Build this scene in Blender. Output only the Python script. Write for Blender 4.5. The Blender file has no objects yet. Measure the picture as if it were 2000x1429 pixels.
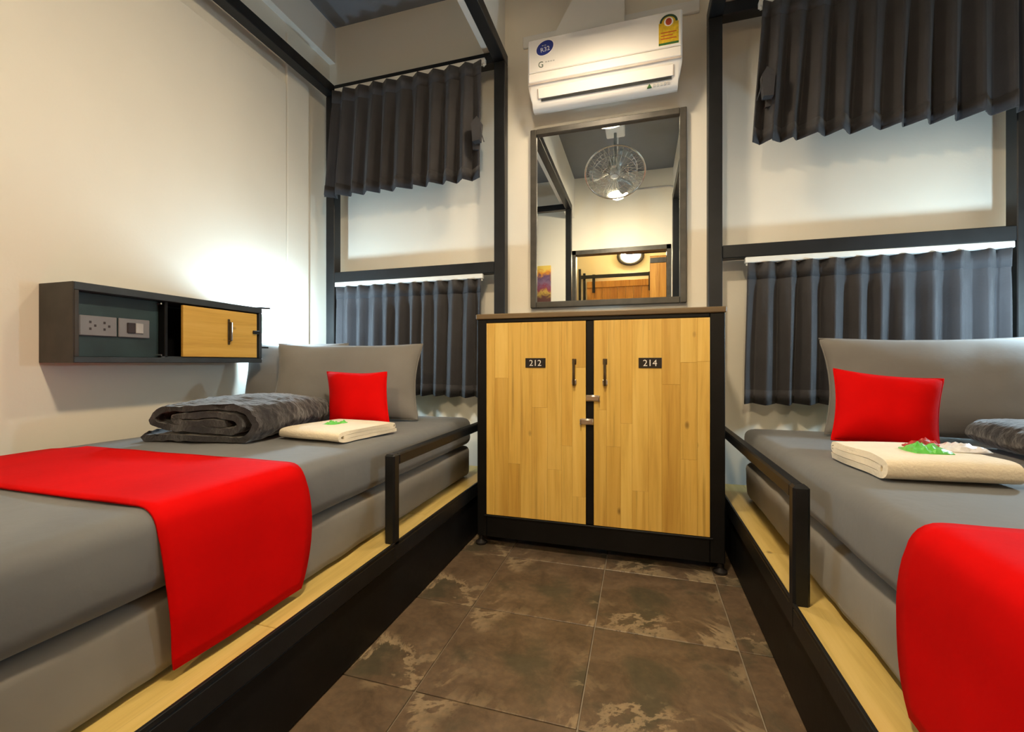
import bpy, bmesh, math, random
from mathutils import Vector, Matrix, noise

random.seed(7)
S = 0.78                      # every length below is in units of the camera height; S turns it into metres
C = bpy.context.scene.collection
scn = bpy.context.scene

# ------------------------------------------------------------------ camera
cam_d = bpy.data.cameras.new('camera'); cam = bpy.data.objects.new('camera', cam_d); C.objects.link(cam)
cam_d.sensor_fit = 'HORIZONTAL'; cam_d.sensor_width = 36.0
cam_d.lens = 36.0 * 851.0 / 2000.0
cam_d.shift_y = -6.5 / 2000.0
cam_d.clip_start = 0.01
cam.location = (0, 0, 1.0 * S)
cam.rotation_euler = (math.pi / 2, 0, math.radians(16.4))
scn.camera = cam

# ------------------------------------------------------------------ world, exposure
w = bpy.data.worlds.new('world'); scn.world = w; w.use_nodes = True
w.node_tree.nodes['Background'].inputs[0].default_value = (0.55, 0.65, 0.8, 1)
w.node_tree.nodes['Background'].inputs[1].default_value = 0.15
scn.view_settings.view_transform = 'Standard'; scn.view_settings.look = 'None'
scn.view_settings.gamma = 1.0; scn.view_settings.use_curve_mapping = False
scn.view_settings.exposure = 0.0
WARM = (1.0, 0.79, 0.53); COOL = (0.58, 0.83, 1.0)
LAMP_POWER = 600.0; LAMP2_POWER = 210.0; READ_POWER = 600.0; HALL_POWER = 260.0

# ------------------------------------------------------------------ materials
M = {}
def nodes_of(name):
    m = bpy.data.materials.new(name); m.use_nodes = True
    nt = m.node_tree; b = nt.nodes['Principled BSDF']; M[name] = m
    return m, nt, b
def link(nt, a, b): nt.links.new(a, b)
def mixrgb(nt, fac, a, b, mode='MIX'):
    n = nt.nodes.new('ShaderNodeMix'); n.data_type = 'RGBA'; n.blend_type = mode
    for s, v in ((n.inputs[0], fac), (n.inputs[6], a), (n.inputs[7], b)):
        if hasattr(v, 'links'): link(nt, v, s)
        else: s.default_value = v if not isinstance(v, tuple) else (*v, 1)
    return n.outputs[2]
def ramp(nt, fac, stops):
    n = nt.nodes.new('ShaderNodeValToRGB'); e = n.color_ramp.elements
    while len(e) < len(stops): e.new(0.5)
    for el, (p, c) in zip(e, stops):
        el.position = p; el.color = (*c, 1) if isinstance(c, tuple) else (c, c, c, 1)
    link(nt, fac, n.inputs[0]); return n.outputs[0]
def tex(nt, kind, scale, detail=4, vec=None, rough=0.5, dist=0.0):
    n = nt.nodes.new(kind); n.inputs['Scale'].default_value = scale
    if 'Detail' in n.inputs: n.inputs['Detail'].default_value = detail
    if 'Roughness' in n.inputs: n.inputs['Roughness'].default_value = rough
    if 'Distortion' in n.inputs: n.inputs['Distortion'].default_value = dist
    if vec is not None: link(nt, vec, n.inputs['Vector'])
    return n.outputs[0]
def coords(nt, out='Object', scale=(1, 1, 1), rand=False):
    tc = nt.nodes.new('ShaderNodeTexCoord'); mp = nt.nodes.new('ShaderNodeMapping')
    mp.inputs['Scale'].default_value = scale; link(nt, tc.outputs[out], mp.inputs['Vector'])
    if rand:
        oi = nt.nodes.new('ShaderNodeObjectInfo'); ml = nt.nodes.new('ShaderNodeMath'); ml.operation = 'MULTIPLY'
        ml.inputs[1].default_value = 37.0; link(nt, oi.outputs['Random'], ml.inputs[0])
        link(nt, ml.outputs[0], mp.inputs['Location'])
    return mp.outputs[0]
def bump(nt, b, h, strength, dist=0.01):
    n = nt.nodes.new('ShaderNodeBump'); n.inputs['Strength'].default_value = strength; n.inputs['Distance'].default_value = dist
    link(nt, h, n.inputs['Height']); link(nt, n.outputs[0], b.inputs['Normal'])
def plain(name, col, rough=0.5, metal=0.0, var=0.12, scale=9.0, bmp=0.0, bscale=60.0, sheen=0.0, spec=0.5, coat=0.0):
    m, nt, b = nodes_of(name)
    v = coords(nt)
    n = tex(nt, 'ShaderNodeTexNoise', scale, 5, v)
    lo = tuple(c * (1 - var) for c in col); hi = tuple(min(1, c * (1 + var)) for c in col)
    link(nt, ramp(nt, n, [(0.3, lo), (0.7, hi)]), b.inputs['Base Color'])
    b.inputs['Roughness'].default_value = rough; b.inputs['Metallic'].default_value = metal
    b.inputs['Specular IOR Level'].default_value = spec
    if sheen:
        b.inputs['Sheen Weight'].default_value = sheen; b.inputs['Sheen Roughness'].default_value = 0.5
    if coat: b.inputs['Coat Weight'].default_value = coat
    if bmp: bump(nt, b, tex(nt, 'ShaderNodeTexNoise', bscale, 4, v), bmp, 0.004)
    return m
def emit(name, col, strength, base=(0.9, 0.9, 0.9)):
    m, nt, b = nodes_of(name)
    b.inputs['Base Color'].default_value = (*base, 1)
    b.inputs['Emission Color'].default_value = (*col, 1); b.inputs['Emission Strength'].default_value = strength
    return m
plain('wall_paint', (0.82, 0.785, 0.69), 0.55, var=0.03, scale=2.0, bmp=0.08, bscale=90)
plain('upper_paint', (0.84, 0.83, 0.78), 0.6, var=0.03, scale=2.0, bmp=0.06, bscale=90)
plain('white_paint', (0.82, 0.83, 0.82), 0.5, var=0.02, scale=3)
plain('ceiling_grey', (0.19, 0.21, 0.245), 0.7, var=0.05, scale=3)
plain('black_steel', (0.0065, 0.0075, 0.009), 0.42, var=0.3, scale=14, bmp=0.05, bscale=120, spec=0.35)
plain('black_board', (0.003, 0.003, 0.0034), 0.5, var=0.4, scale=10, bmp=0.06, bscale=60, spec=0.25)
plain('shelf_brown', (0.036, 0.030, 0.024), 0.5, var=0.35, scale=12, bmp=0.06)
plain('shelf_teal', (0.016, 0.035, 0.038), 0.5, var=0.3, scale=12, bmp=0.06)
plain('shelf_edge', (0.030, 0.038, 0.046), 0.5, var=0.25, scale=12)
plain('grey_sheet', (0.128, 0.134, 0.138), 0.8, var=0.06, scale=7, bmp=0.25, bscale=25, sheen=0.15)
plain('base_cloth', (0.200, 0.188, 0.165), 0.8, var=0.08, scale=5, bmp=0.25, bscale=18, sheen=0.15)
plain('pillow_cloth', (0.175, 0.170, 0.162), 0.8, var=0.06, scale=8, bmp=0.22, bscale=22, sheen=0.15)
plain('red_cloth', (0.56, 0.002, 0.002), 0.85, var=0.06, scale=8, bmp=0.15, bscale=70, spec=0.06)
plain('fleece', (0.015, 0.014, 0.018), 0.95, var=0.5, scale=22, bmp=0.9, bscale=75, sheen=0.45)
plain('towel_cloth', (0.80, 0.72, 0.56), 0.95, var=0.05, scale=20, bmp=0.5, bscale=170, sheen=0.3)
plain('curtain_cloth', (0.029, 0.028, 0.032), 0.8, var=0.12, scale=10, bmp=0.15, bscale=120, sheen=0.06)
plain('track_white', (0.72, 0.73, 0.70), 0.4, var=0.05)
plain('ac_white', (0.80, 0.79, 0.77), 0.5, var=0.01, spec=0.3)
plain('ac_shadow', (0.02, 0.022, 0.022), 0.6)
plain('ac_seam', (0.50, 0.44, 0.40), 0.5)
plain('chrome', (0.75, 0.75, 0.74), 0.2, metal=1.0, var=0.03)
plain('steel_hasp', (0.62, 0.58, 0.54), 0.3, metal=1.0, var=0.1, scale=40)
plain('bronze', (0.10, 0.07, 0.035), 0.35, metal=0.6, var=0.2, scale=30)
plain('plate_black', (0.012, 0.010, 0.010), 0.35)
plain('print_white', (0.85, 0.84, 0.82), 0.5, var=0.01)
plain('switch_grey', (0.20, 0.20, 0.22), 0.35, var=0.05)
plain('switch_dark', (0.03, 0.02, 0.022), 0.4)
plain('switch_light', (0.42, 0.42, 0.43), 0.35)
plain('frame_dark', (0.05, 0.046, 0.038), 0.45, var=0.3, scale=20)
plain('sticker_blue', (0.02, 0.035, 0.22), 0.35)
plain('sticker_yellow', (0.62, 0.42, 0.02), 0.4, var=0.25, scale=60)
plain('sticker_green', (0.03, 0.12, 0.03), 0.4)
plain('sticker_red', (0.45, 0.06, 0.02), 0.4)
plain('ink_green', (0.02, 0.06, 0.03), 0.5)
plain('ink_grey', (0.45, 0.46, 0.46), 0.5)
plain('leaf_green', (0.12, 0.55, 0.08), 0.3, coat=0.4)
plain('packet_red', (0.42, 0.05, 0.05), 0.3, var=0.5, scale=90)
plain('packet_clear', (0.80, 0.80, 0.84), 0.15, var=0.1, scale=60)
plain('fan_grey', (0.35, 0.37, 0.36), 0.3, metal=0.3)
plain('fan_flare', (0.45, 0.50, 0.05), 0.4)
plain('hall_wall', (0.78, 0.68, 0.45), 0.6, var=0.04, scale=3)
plain('rubber', (0.010, 0.008, 0.008), 0.6)
plain('grout', (0.26, 0.225, 0.175), 0.9, var=0.1, scale=20)

m, nt, b = nodes_of('mirror_glass')
b.inputs['Base Color'].default_value = (0.86, 0.90, 0.89, 1); b.inputs['Metallic'].default_value = 1.0; b.inputs['Roughness'].default_value = 0.006

def wood(name, dark, mid, light, axis, rand=True, line=0.5):
    m, nt, b = nodes_of(name)
    sc = [16, 16, 16]; sc[axis] = 0.9
    v = coords(nt, 'Object', tuple(sc), rand)
    n1 = tex(nt, 'ShaderNodeTexNoise', 2.2, 6, v, 0.6, 0.5)
    base = ramp(nt, n1, [(0.28, dark), (0.5, mid), (0.75, light)])
    sc2 = [46, 46, 46]; sc2[axis] = 1.1
    n2 = tex(nt, 'ShaderNodeTexNoise', 1.6, 3, coords(nt, 'Object', tuple(sc2), rand), 0.5)
    base = mixrgb(nt, ramp(nt, n2, [(0.60, 0.0), (0.78, line)]), base, tuple(c * 0.5 for c in dark))
    sk = [9, 9, 9]; sk[axis] = 5
    vo = nt.nodes.new('ShaderNodeTexVoronoi'); vo.inputs['Scale'].default_value = 1.0
    link(nt, coords(nt, 'Object', tuple(sk), rand), vo.inputs['Vector'])
    base = mixrgb(nt, ramp(nt, vo.outputs[0], [(0.03, 0.75), (0.09, 0.0)]), base, tuple(c * 0.35 for c in dark))
    if rand:
        oi = nt.nodes.new('ShaderNodeObjectInfo')
        tint = ramp(nt, oi.outputs['Random'], [(0.0, (0.84, 0.75, 0.60)), (0.35, (1.0, 0.98, 0.94)), (0.65, (0.94, 0.86, 0.72)), (1.0, (1.08, 1.08, 1.06))])
        base = mixrgb(nt, 1.0, base, tint, 'MULTIPLY')
    link(nt, base, b.inputs['Base Color']); b.inputs['Roughness'].default_value = 0.42
    bump(nt, b, n2, 0.06, 0.002)
    return m
wood('locker_wood', (0.60, 0.37, 0.08), (0.76, 0.52, 0.13), (0.84, 0.61, 0.19), 2, line=0.55)
wood('shelf_wood', (0.58, 0.33, 0.06), (0.74, 0.47, 0.10), (0.82, 0.55, 0.15), 1)
wood('deck_wood', (0.42, 0.30, 0.085), (0.54, 0.40, 0.13), (0.62, 0.47, 0.18), 1, rand=False)
wood('door_wood', (0.40, 0.17, 0.02), (0.58, 0.28, 0.04), (0.70, 0.38, 0.07), 2)
wood('board_top', (0.10, 0.065, 0.03), (0.16, 0.11, 0.055), (0.22, 0.16, 0.08), 0, rand=False)

def tile_mat(name, ox, oy):
    # printed slate: the print repeats from tile to tile, so it lives in each tile's own coordinates
    m, nt, b = nodes_of(name)
    tc = nt.nodes.new('ShaderNodeTexCoord'); mp = nt.nodes.new('ShaderNodeMapping'); mp.inputs['Location'].default_value = (ox, oy, 0)
    link(nt, tc.outputs['Object'], mp.inputs['Vector']); v = mp.outputs[0]
    n1 = tex(nt, 'ShaderNodeTexNoise', 11.0, 9, v, 0.70, 0.6)
    col = ramp(nt, n1, [(0.30, (0.085, 0.066, 0.044)), (0.45, (0.165, 0.118, 0.078)), (0.6, (0.215, 0.158, 0.108)), (0.8, (0.29, 0.225, 0.155))])
    n2 = tex(nt, 'ShaderNodeTexNoise', 4.6, 7, v, 0.65, 0.3)
    col = mixrgb(nt, ramp(nt, n2, [(0.53, 0.0), (0.63, 0.8)]), col, (0.085, 0.085, 0.058))
    n3 = tex(nt, 'ShaderNodeTexNoise', 4.2, 8, v, 0.66, 0.6)
    vein = ramp(nt, n3, [(0.455, 0.0), (0.475, 0.85), (0.51, 0.85), (0.53, 0.0)])
    n4 = tex(nt, 'ShaderNodeTexNoise', 3.1, 3, v)
    gate = ramp(nt, n4, [(0.47, 0.0), (0.58, 1.0)])
    vg = nt.nodes.new('ShaderNodeMath'); vg.operation = 'MULTIPLY'; link(nt, vein, vg.inputs[0]); link(nt, gate, vg.inputs[1])
    col = mixrgb(nt, vg.outputs[0], col, (0.46, 0.375, 0.25))
    fine = tex(nt, 'ShaderNodeTexNoise', 60, 4, v)
    col = mixrgb(nt, 0.5, col, ramp(nt, fine, [(0.3, (0.03, 0.024, 0.018)), (0.7, (0.22, 0.175, 0.13))]), 'OVERLAY')
    link(nt, col, b.inputs['Base Color']); b.inputs['Roughness'].default_value = 0.42
    bump(nt, b, n1, 0.12, 0.004)
for i, (ox, oy) in enumerate([(0.0, 0.0), (1.37, 2.11), (3.9, 0.7), (6.2, 4.4)]): tile_mat('floor_tile_%d' % i, ox, oy)

def picture_mat():
    m, nt, b = nodes_of('picture_print')
    v = coords(nt)
    sep = nt.nodes.new('ShaderNodeSeparateXYZ'); link(nt, v, sep.inputs[0])
    n = tex(nt, 'ShaderNodeTexNoise', 14, 5, v, 0.6, 0.8)
    mr = nt.nodes.new('ShaderNodeMath'); mr.operation = 'MULTIPLY_ADD'; mr.inputs[1].default_value = 2.3; mr.inputs[2].default_value = 0.25
    link(nt, sep.outputs[2], mr.inputs[0])
    ad = nt.nodes.new('ShaderNodeMath'); ad.operation = 'MULTIPLY_ADD'; ad.inputs[1].default_value = 0.5; link(nt, n, ad.inputs[0]); link(nt, mr.outputs[0], ad.inputs[2])
    col = ramp(nt, ad.outputs[0], [(0.15, (0.10, 0.03, 0.02)), (0.30, (0.55, 0.36, 0.06)), (0.42, (0.25, 0.03, 0.06)), (0.55, (0.22, 0.13, 0.22)), (0.68, (0.12, 0.06, 0.14)), (0.80, (0.75, 0.28, 0.02)), (0.92, (0.85, 0.60, 0.12))])
    link(nt, col, b.inputs['Base Color']); b.inputs['Roughness'].default_value = 0.5
picture_mat()
emit('lamp_glow', WARM, LAMP_POWER)
emit('lamp_glow_far', WARM, LAMP2_POWER)
emit('read_glow', COOL, READ_POWER)
emit('hall_glow', (1.0, 0.80, 0.50), HALL_POWER)

# ------------------------------------------------------------------ mesh helpers (unit coordinates)
ORG = {}
class MB:
    def __init__(s): s.bm = bmesh.new()
    def box(s, x0, x1, y0, y1, z0, z1, bev=0.0, seg=1):
        t = bmesh.new(); bmesh.ops.create_cube(t, size=1.0)
        for v in t.verts:
            v.co = Vector(((x0 + x1) / 2 + v.co.x * (x1 - x0), (y0 + y1) / 2 + v.co.y * (y1 - y0), (z0 + z1) / 2 + v.co.z * (z1 - z0)))
        if bev: bmesh.ops.bevel(t, geom=t.edges[:], offset=bev, segments=seg, affect='EDGES', profile=0.5)
        s.add(t); return s
    def add(s, t, mat=None):
        if mat is not None: bmesh.ops.transform(t, matrix=mat, verts=t.verts)
        me = bpy.data.meshes.new('tmp'); t.to_mesh(me); t.free(); s.bm.from_mesh(me); bpy.data.meshes.remove(me)
    def faces(s, verts, faces):
        vs = [s.bm.verts.new(v) for v in verts]
        for f in faces:
            try: s.bm.faces.new([vs[i] for i in f])
            except ValueError: pass
        return s
    def prism(s, poly, axis, a, b):
        # poly: 2-D points in the plane of the two other axes (x,y,z order), extruded along axis from a to b
        def P(p, t):
            q = [p[0], p[1]]; q.insert(axis, t); return q
        n = len(poly)
        s.faces([P(p, a) for p in poly] + [P(p, b) for p in poly],
                [tuple(range(n))[::-1], tuple(range(n, 2 * n))] + [(i, (i + 1) % n, n + (i + 1) % n, n + i) for i in range(n)]); return s
    def cyl(s, p, q, r, n=12, r2=None, caps=True):
        p = Vector(p); q = Vector(q); d = (q - p); L = d.length
        t = bmesh.new(); bmesh.ops.create_cone(t, cap_ends=caps, segments=n, radius1=r, radius2=r if r2 is None else r2, depth=L)
        s.add(t, Matrix.Translation((p + q) / 2) @ d.to_track_quat('Z', 'Y').to_matrix().to_4x4()); return s
    def tube(s, pts, r, n=8, closed=False):
        pts = [Vector(p) for p in pts]; N = len(pts); rings = []; up = None
        for i, p in enumerate(pts):
            a = pts[(i - 1) % N] if (closed or i > 0) else p; c = pts[(i + 1) % N] if (closed or i < N - 1) else p
            d = (c - a).normalized()
            if up is None or abs(up.dot(d)) > 0.95: up = Vector((0, 0, 1)) if abs(d.z) < 0.9 else Vector((1, 0, 0))
            u = d.cross(up).normalized(); w_ = u.cross(d).normalized(); up = w_
            rings.append([s.bm.verts.new(p + (u * math.cos(6.28318 * k / n) + w_ * math.sin(6.28318 * k / n)) * r) for k in range(n)])
        for i in range(N if closed else N - 1):
            A = rings[i]; B = rings[(i + 1) % N]
            for k in range(n): s.bm.faces.new((A[k], A[(k + 1) % n], B[(k + 1) % n], B[k]))
        if not closed:
            s.bm.faces.new(rings[0][::-1]); s.bm.faces.new(rings[-1])
        return s
    def lathe(s, prof, c, axis=Vector((0, 0, 1)), n=24):
        q = axis.to_track_quat('Z', 'Y'); c = Vector(c); rings = []
        for (r, h) in prof:
            rings.append([s.bm.verts.new(c + q @ Vector((r * math.cos(6.28318 * k / n), r * math.sin(6.28318 * k / n), h))) for k in range(n)] if r > 1e-6 else [s.bm.verts.new(c + q @ Vector((0, 0, h)))])
        for A, B in zip(rings, rings[1:]):
            for k in range(n):
                k2 = (k + 1) % n
                if len(A) == 1 and len(B) == 1: continue
                if len(A) == 1: s.bm.faces.new((A[0], B[k2], B[k]))
                elif len(B) == 1: s.bm.faces.new((A[k], A[k2], B[0]))
                else: s.bm.faces.new((A[k], A[k2], B[k2], B[k]))
        return s
    def rbox(s, x0, x1, y0, y1, z0, z1, r, step, disp=None):
        # soft rounded box: gridded faces, rounded, then displaced
        lo = Vector((x0, y0, z0)); hi = Vector((x1, y1, z1))
        def axis_pts(a, b):
            inner = max(2, int(math.ceil((b - a - 2 * r) / step)) + 1)
            core = [a + r + (b - a - 2 * r) * i / (inner - 1) for i in range(inner)]
            e = [0.0, 0.30, 0.62]
            return [a + r * t for t in e] + core + [b - r * t for t in e[::-1]]
        ax = [axis_pts(lo[i], hi[i]) for i in range(3)]
        seen = {}
        def vert(p):
            k = (round(p[0], 5), round(p[1], 5), round(p[2], 5))
            if k in seen: return seen[k]
            P = Vector(p); q = Vector([min(max(P[i], lo[i] + r), hi[i] - r) for i in range(3)])
            d = P - q
            nrm = d.normalized() if d.length > 1e-9 else Vector((0, 0, 1))
            Q = q + nrm * r
            if disp: Q = Q + disp(Q, nrm)
            seen[k] = s.bm.verts.new(Q); return seen[k]
        for a in range(3):
            b_, c_ = [(1, 2), (2, 0), (0, 1)][a]
            for side in (0, 1):
                val = lo[a] if side == 0 else hi[a]
                for i in range(len(ax[b_]) - 1):
                    for j in range(len(ax[c_]) - 1):
                        q = []
                        for (di, dj) in ((0, 0), (1, 0), (1, 1), (0, 1)):
                            p = [0, 0, 0]; p[a] = val; p[b_] = ax[b_][i + di]; p[c_] = ax[c_][j + dj]; q.append(vert(p))
                        if side == 0: q = q[::-1]
                        try: s.bm.faces.new(q)
                        except ValueError: pass
        return s
    def xf(s, mat): bmesh.ops.transform(s.bm, matrix=mat, verts=s.bm.verts); return s
    def mirror(s):
        for v in s.bm.verts: v.co.x = -0.48 - v.co.x
        bmesh.ops.reverse_faces(s.bm, faces=s.bm.faces[:]); return s
    def build(s, name, mat, parent=None, smooth=False, kind=None, recalc=True, mir=False, org=None):
        if mir: s.mirror()
        bm = s.bm
        if recalc: bmesh.ops.recalc_face_normals(bm, faces=bm.faces[:])
        xs = [v.co for v in bm.verts]
        lo = Vector([min(c[i] for c in xs) for i in range(3)]); hi = Vector([max(c[i] for c in xs) for i in range(3)])
        o_ = (lo + hi) / 2
        if parent is None: o_.z = lo.z
        if org is not None: o_ = Vector(org)
        for v in bm.verts: v.co = (v.co - o_) * S
        if smooth:
            for f in bm.faces: f.smooth = True
        me = bpy.data.meshes.new(name); bm.to_mesh(me); bm.free()
        if smooth and smooth != 'all': me.set_sharp_from_angle(angle=math.radians(38))
        me.materials.append(M[mat] if isinstance(mat, str) else mat)
        o = bpy.data.objects.new(name, me); C.objects.link(o); ORG[o.name] = o_.copy()
        if parent is not None:
            o.parent = parent; o.location = (o_ - ORG[parent.name]) * S
        else: o.location = o_ * S
        if kind: o['kind'] = kind
        return o
def thing(name, label, cat, loc, group=None, mir=False):
    loc = Vector(loc)
    if mir: loc.x = -0.48 - loc.x
    o = bpy.data.objects.new(name, None); C.objects.link(o); o.empty_display_size = 0.1
    ORG[o.name] = loc; o.location = loc * S; o['label'] = label; o['category'] = cat
    if group: o['group'] = group
    return o
def tag(o, label, cat, group=None):
    o['label'] = label; o['category'] = cat
    if group: o['group'] = group
    return o
def struct(o): o['kind'] = 'structure'; return o
def box(name, mat, parent, d, bev=0.0, mir=False, smooth=False): return MB().box(*d, bev=bev).build(name, mat, parent, mir=mir, smooth=smooth)
def text(name, body, mat, parent, pos, h, depth=0.002, rot=0.0, sx=1.0):
    # raised lettering lying in the XZ plane, facing -Y; pos is its centre
    cu = bpy.data.curves.new('t', 'FONT'); cu.body = body; cu.size = 1.0; cu.extrude = 0.0; cu.align_x = 'CENTER'; cu.align_y = 'CENTER'; cu.resolution_u = 3
    to = bpy.data.objects.new('t', cu); C.objects.link(to)
    dg = bpy.context.evaluated_depsgraph_get(); me = bpy.data.meshes.new_from_object(to.evaluated_get(dg))
    t = bmesh.new(); t.from_mesh(me); bpy.data.objects.remove(to); bpy.data.curves.remove(cu); bpy.data.meshes.remove(me)
    zs = [v.co.y for v in t.verts]; k = h / (max(zs) - min(zs))
    cx = (max(v.co.x for v in t.verts) + min(v.co.x for v in t.verts)) / 2; cy = (max(zs) + min(zs)) / 2
    cr, sr = math.cos(rot), math.sin(rot)
    for v in t.verts:
        a, b_ = (v.co.x - cx) * k * sx, (v.co.y - cy) * k
        v.co = Vector((pos[0] + a * cr - b_ * sr, pos[1], pos[2] + a * sr + b_ * cr))
    ex = bmesh.ops.extrude_face_region(t, geom=t.faces[:])
    for g in ex['geom']:
        if isinstance(g, bmesh.types.BMVert): g.co.y -= depth
    mb = MB(); mb.bm.free(); mb.bm = t
    return mb.build(name, mat, parent)
def nz(p, f, seed=0.0): return noise.noise(Vector((p[0] * f + seed, p[1] * f - seed, p[2] * f + 2 * seed)))

# ================================================================== THE SETTING
WB, WL, WR, WD, CZ = 2.92, -2.35, 1.93, -0.5, 3.65
T = 0.08
floor = struct(box('floor', 'grout', None, (WL - 0.1, WR + 0.1, -2.2, WB + 0.1, -0.08, -0.006)))
tx = [-1.155, -0.66, -0.165, 0.33, 0.825]; ty = [-0.73 + 0.48 * i for i in range(9)]
for j in range(8):
    y0, y1 = ty[j], min(ty[j + 1], WB)
    if y1 - y0 < 0.05: continue
    for i in range(4):
        g = 0.0022
        MB().box(tx[i] + g, tx[i + 1] - g, y0 + g, y1 - g, -0.006, 0.0, bev=0.0015).build('tile', 'floor_tile_%d' % i, floor)
struct(box('wall_back', 'wall_paint', None, (WL - T, WR + T, WB, WB + T, -0.006, CZ)))
wl = struct(box('wall_left', 'wall_paint', None, (WL - T - 0.03, WL - 0.025, WD - 0.1, WB, -0.006, CZ)))
box('plaster_panel', 'wall_paint', wl, (WL - 0.026, WL, WD, 2.452, -0.006, 2.93), 0.003)
box('plaster_panel', 'wall_paint', wl, (WL - 0.026, WL - 0.004, 2.468, 2.67, -0.006, 3.30), 0.003)
struct(box('wall_right', 'wall_paint', None, (WR, WR + T, WD - 0.1, WB, -0.006, CZ)))
# the wall behind the camera, with the doorway
DX0, DX1, DZ = -0.945, 0.40, 2.61
mb = MB(); mb.box(WL - T, DX0, WD - 0.12, WD, -0.006, CZ); mb.box(DX1, WR + T, WD - 0.12, WD, -0.006, CZ); mb.box(DX0, DX1, WD - 0.12, WD, DZ, CZ)
struct(mb.build('wall_front', 'wall_paint'))
struct(box('ceiling', 'ceiling_grey', None, (WL - T, WR + T, WD - 0.12, WB + T, CZ, CZ + 0.06)))
struct(box('trim_1', 'upper_paint', None, (WL - 0.025, WL + 0.03, WD, WB, 3.37, CZ)))
struct(box('trim_2', 'upper_paint', None, (-1.01, -0.91, WD, WB, 3.082, CZ)))
struct(box('trim_3', 'upper_paint', None, (0.43, 0.53, WD, WB, 3.082, CZ)))
struct(box('trim_4', 'upper_paint', None, (WR - 0.055, WR, WD, WB, 3.37, CZ)))
mb = MB(); mb.box(DX0, DX0 + 0.055, WD - 0.13, WD + 0.012, 0, DZ); mb.box(DX1 - 0.055, DX1, WD - 0.13, WD + 0.012, 0, DZ); mb.box(DX0, DX1, WD - 0.13, WD + 0.012, DZ - 0.06, DZ)
struct(mb.build('door_1', 'frame_dark'))
# corridor seen in the mirror through the doorway
HY = -2.0
struct(box('wall_corridor', 'hall_wall', None, (WL, WR, HY - T, HY, -0.006, 3.2)))
struct(box('wall_corridor_end', 'hall_wall', None, (WL - T, WL, HY - T, WD - 0.12, -0.006, 3.2)))
struct(box('wall_corridor_far', 'hall_wall', None, (WR, WR + T, HY - T, WD - 0.12, -0.006, 3.2)))
struct(box('ceiling_corridor', 'hall_wall', None, (WL - T, WR + T, HY - T, WD - 0.12, 3.2, 3.26)))
# plank above the air conditioner, and a solid added for the shade there
struct(box('trim_5', 'white_paint', None, (-0.775, 0.352, WB - 0.022, WB, 3.165, 3.24), 0.004))
dc = MB(); dc.prism([(-0.575, 3.10), (-0.095, 3.10), (-0.095, 3.62), (-0.26, 3.62)], 1, WB - 0.10, WB - 0.022)
tag(dc.build('shade_block', 'white_paint'), 'white tapered shape standing in for the shaded patch above the air conditioner', 'shade_shape')

# ================================================================== BUNK FRAMES
def bunk(mir):
    side = 'right' if mir else 'left'
    lab = ('black steel bunk frame standing beside the locker door numbered 214' if mir
           else 'black steel bunk frame standing against the wall with the mounted shelf')
    t = thing('bunk_frame', lab, 'bed frame', (-1.57, 1.44, 0), 'steel bunk frames', mir)
    B = lambda n, d, bev=0.004, m='black_steel': box(n, m, t, d, bev, mir)
    xi, xo = (-0.935, -0.86), ((-2.33, -2.255) if mir else (-2.27, -2.195)); yf, yn = (2.75, 2.825), (0.06, 0.135)
    for x in (xi, xo):
        for y in (yf, yn): B('post', (*x, *y, 0, 3.0))
    for x in (xi, xo): B('top_rail', (*x, yn[0], yf[1], 3.0, 3.075))
    for y in (yf, yn): B('cross_rail', (xo[1], xi[0], *y, 3.0, 3.075))
    for y in (yf, yn): B('middle_rail', (xo[1], xi[0], *y, 1.60, 1.675))
    for y in ((2.70, 2.75), (0.135, 0.185)): B('cross_rail', (xo[1], xi[0], *y, 0.215, 0.28))
    B('side_rail', (-0.935, -0.90, yn[1], yf[0], 0.232, 0.300), 0.006)
    B('side_lip', (-0.908, -0.899, yn[1], yf[0], 0.300, 0.311), 0.001)
    B('side_rail', (-2.27, -2.235, yn[1], yf[0], 0.232, 0.300), 0.006)
    B('skirt_board', (-0.945, -0.912, yn[1], yf[0], 0.004, 0.226), 0.003, 'black_board')
    ys = [0.14, 0.92, 1.79, 2.745]
    for a, b_ in zip(ys, ys[1:]): B('deck_board', (-2.234, -0.909, a + 0.001, b_ - 0.001, 0.284, 0.306), 0.002, 'deck_wood')
    gy = 1.42 if mir else 1.465
    B('guard_post', (-0.943, -0.899, gy, gy + 0.042, 0.2325, 0.648), 0.007)
    B('guard_rail', (-0.941, -0.901, gy + 0.042, 2.75, 0.602, 0.646), 0.006)
    return t
bunk(False); bunk(True)

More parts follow.
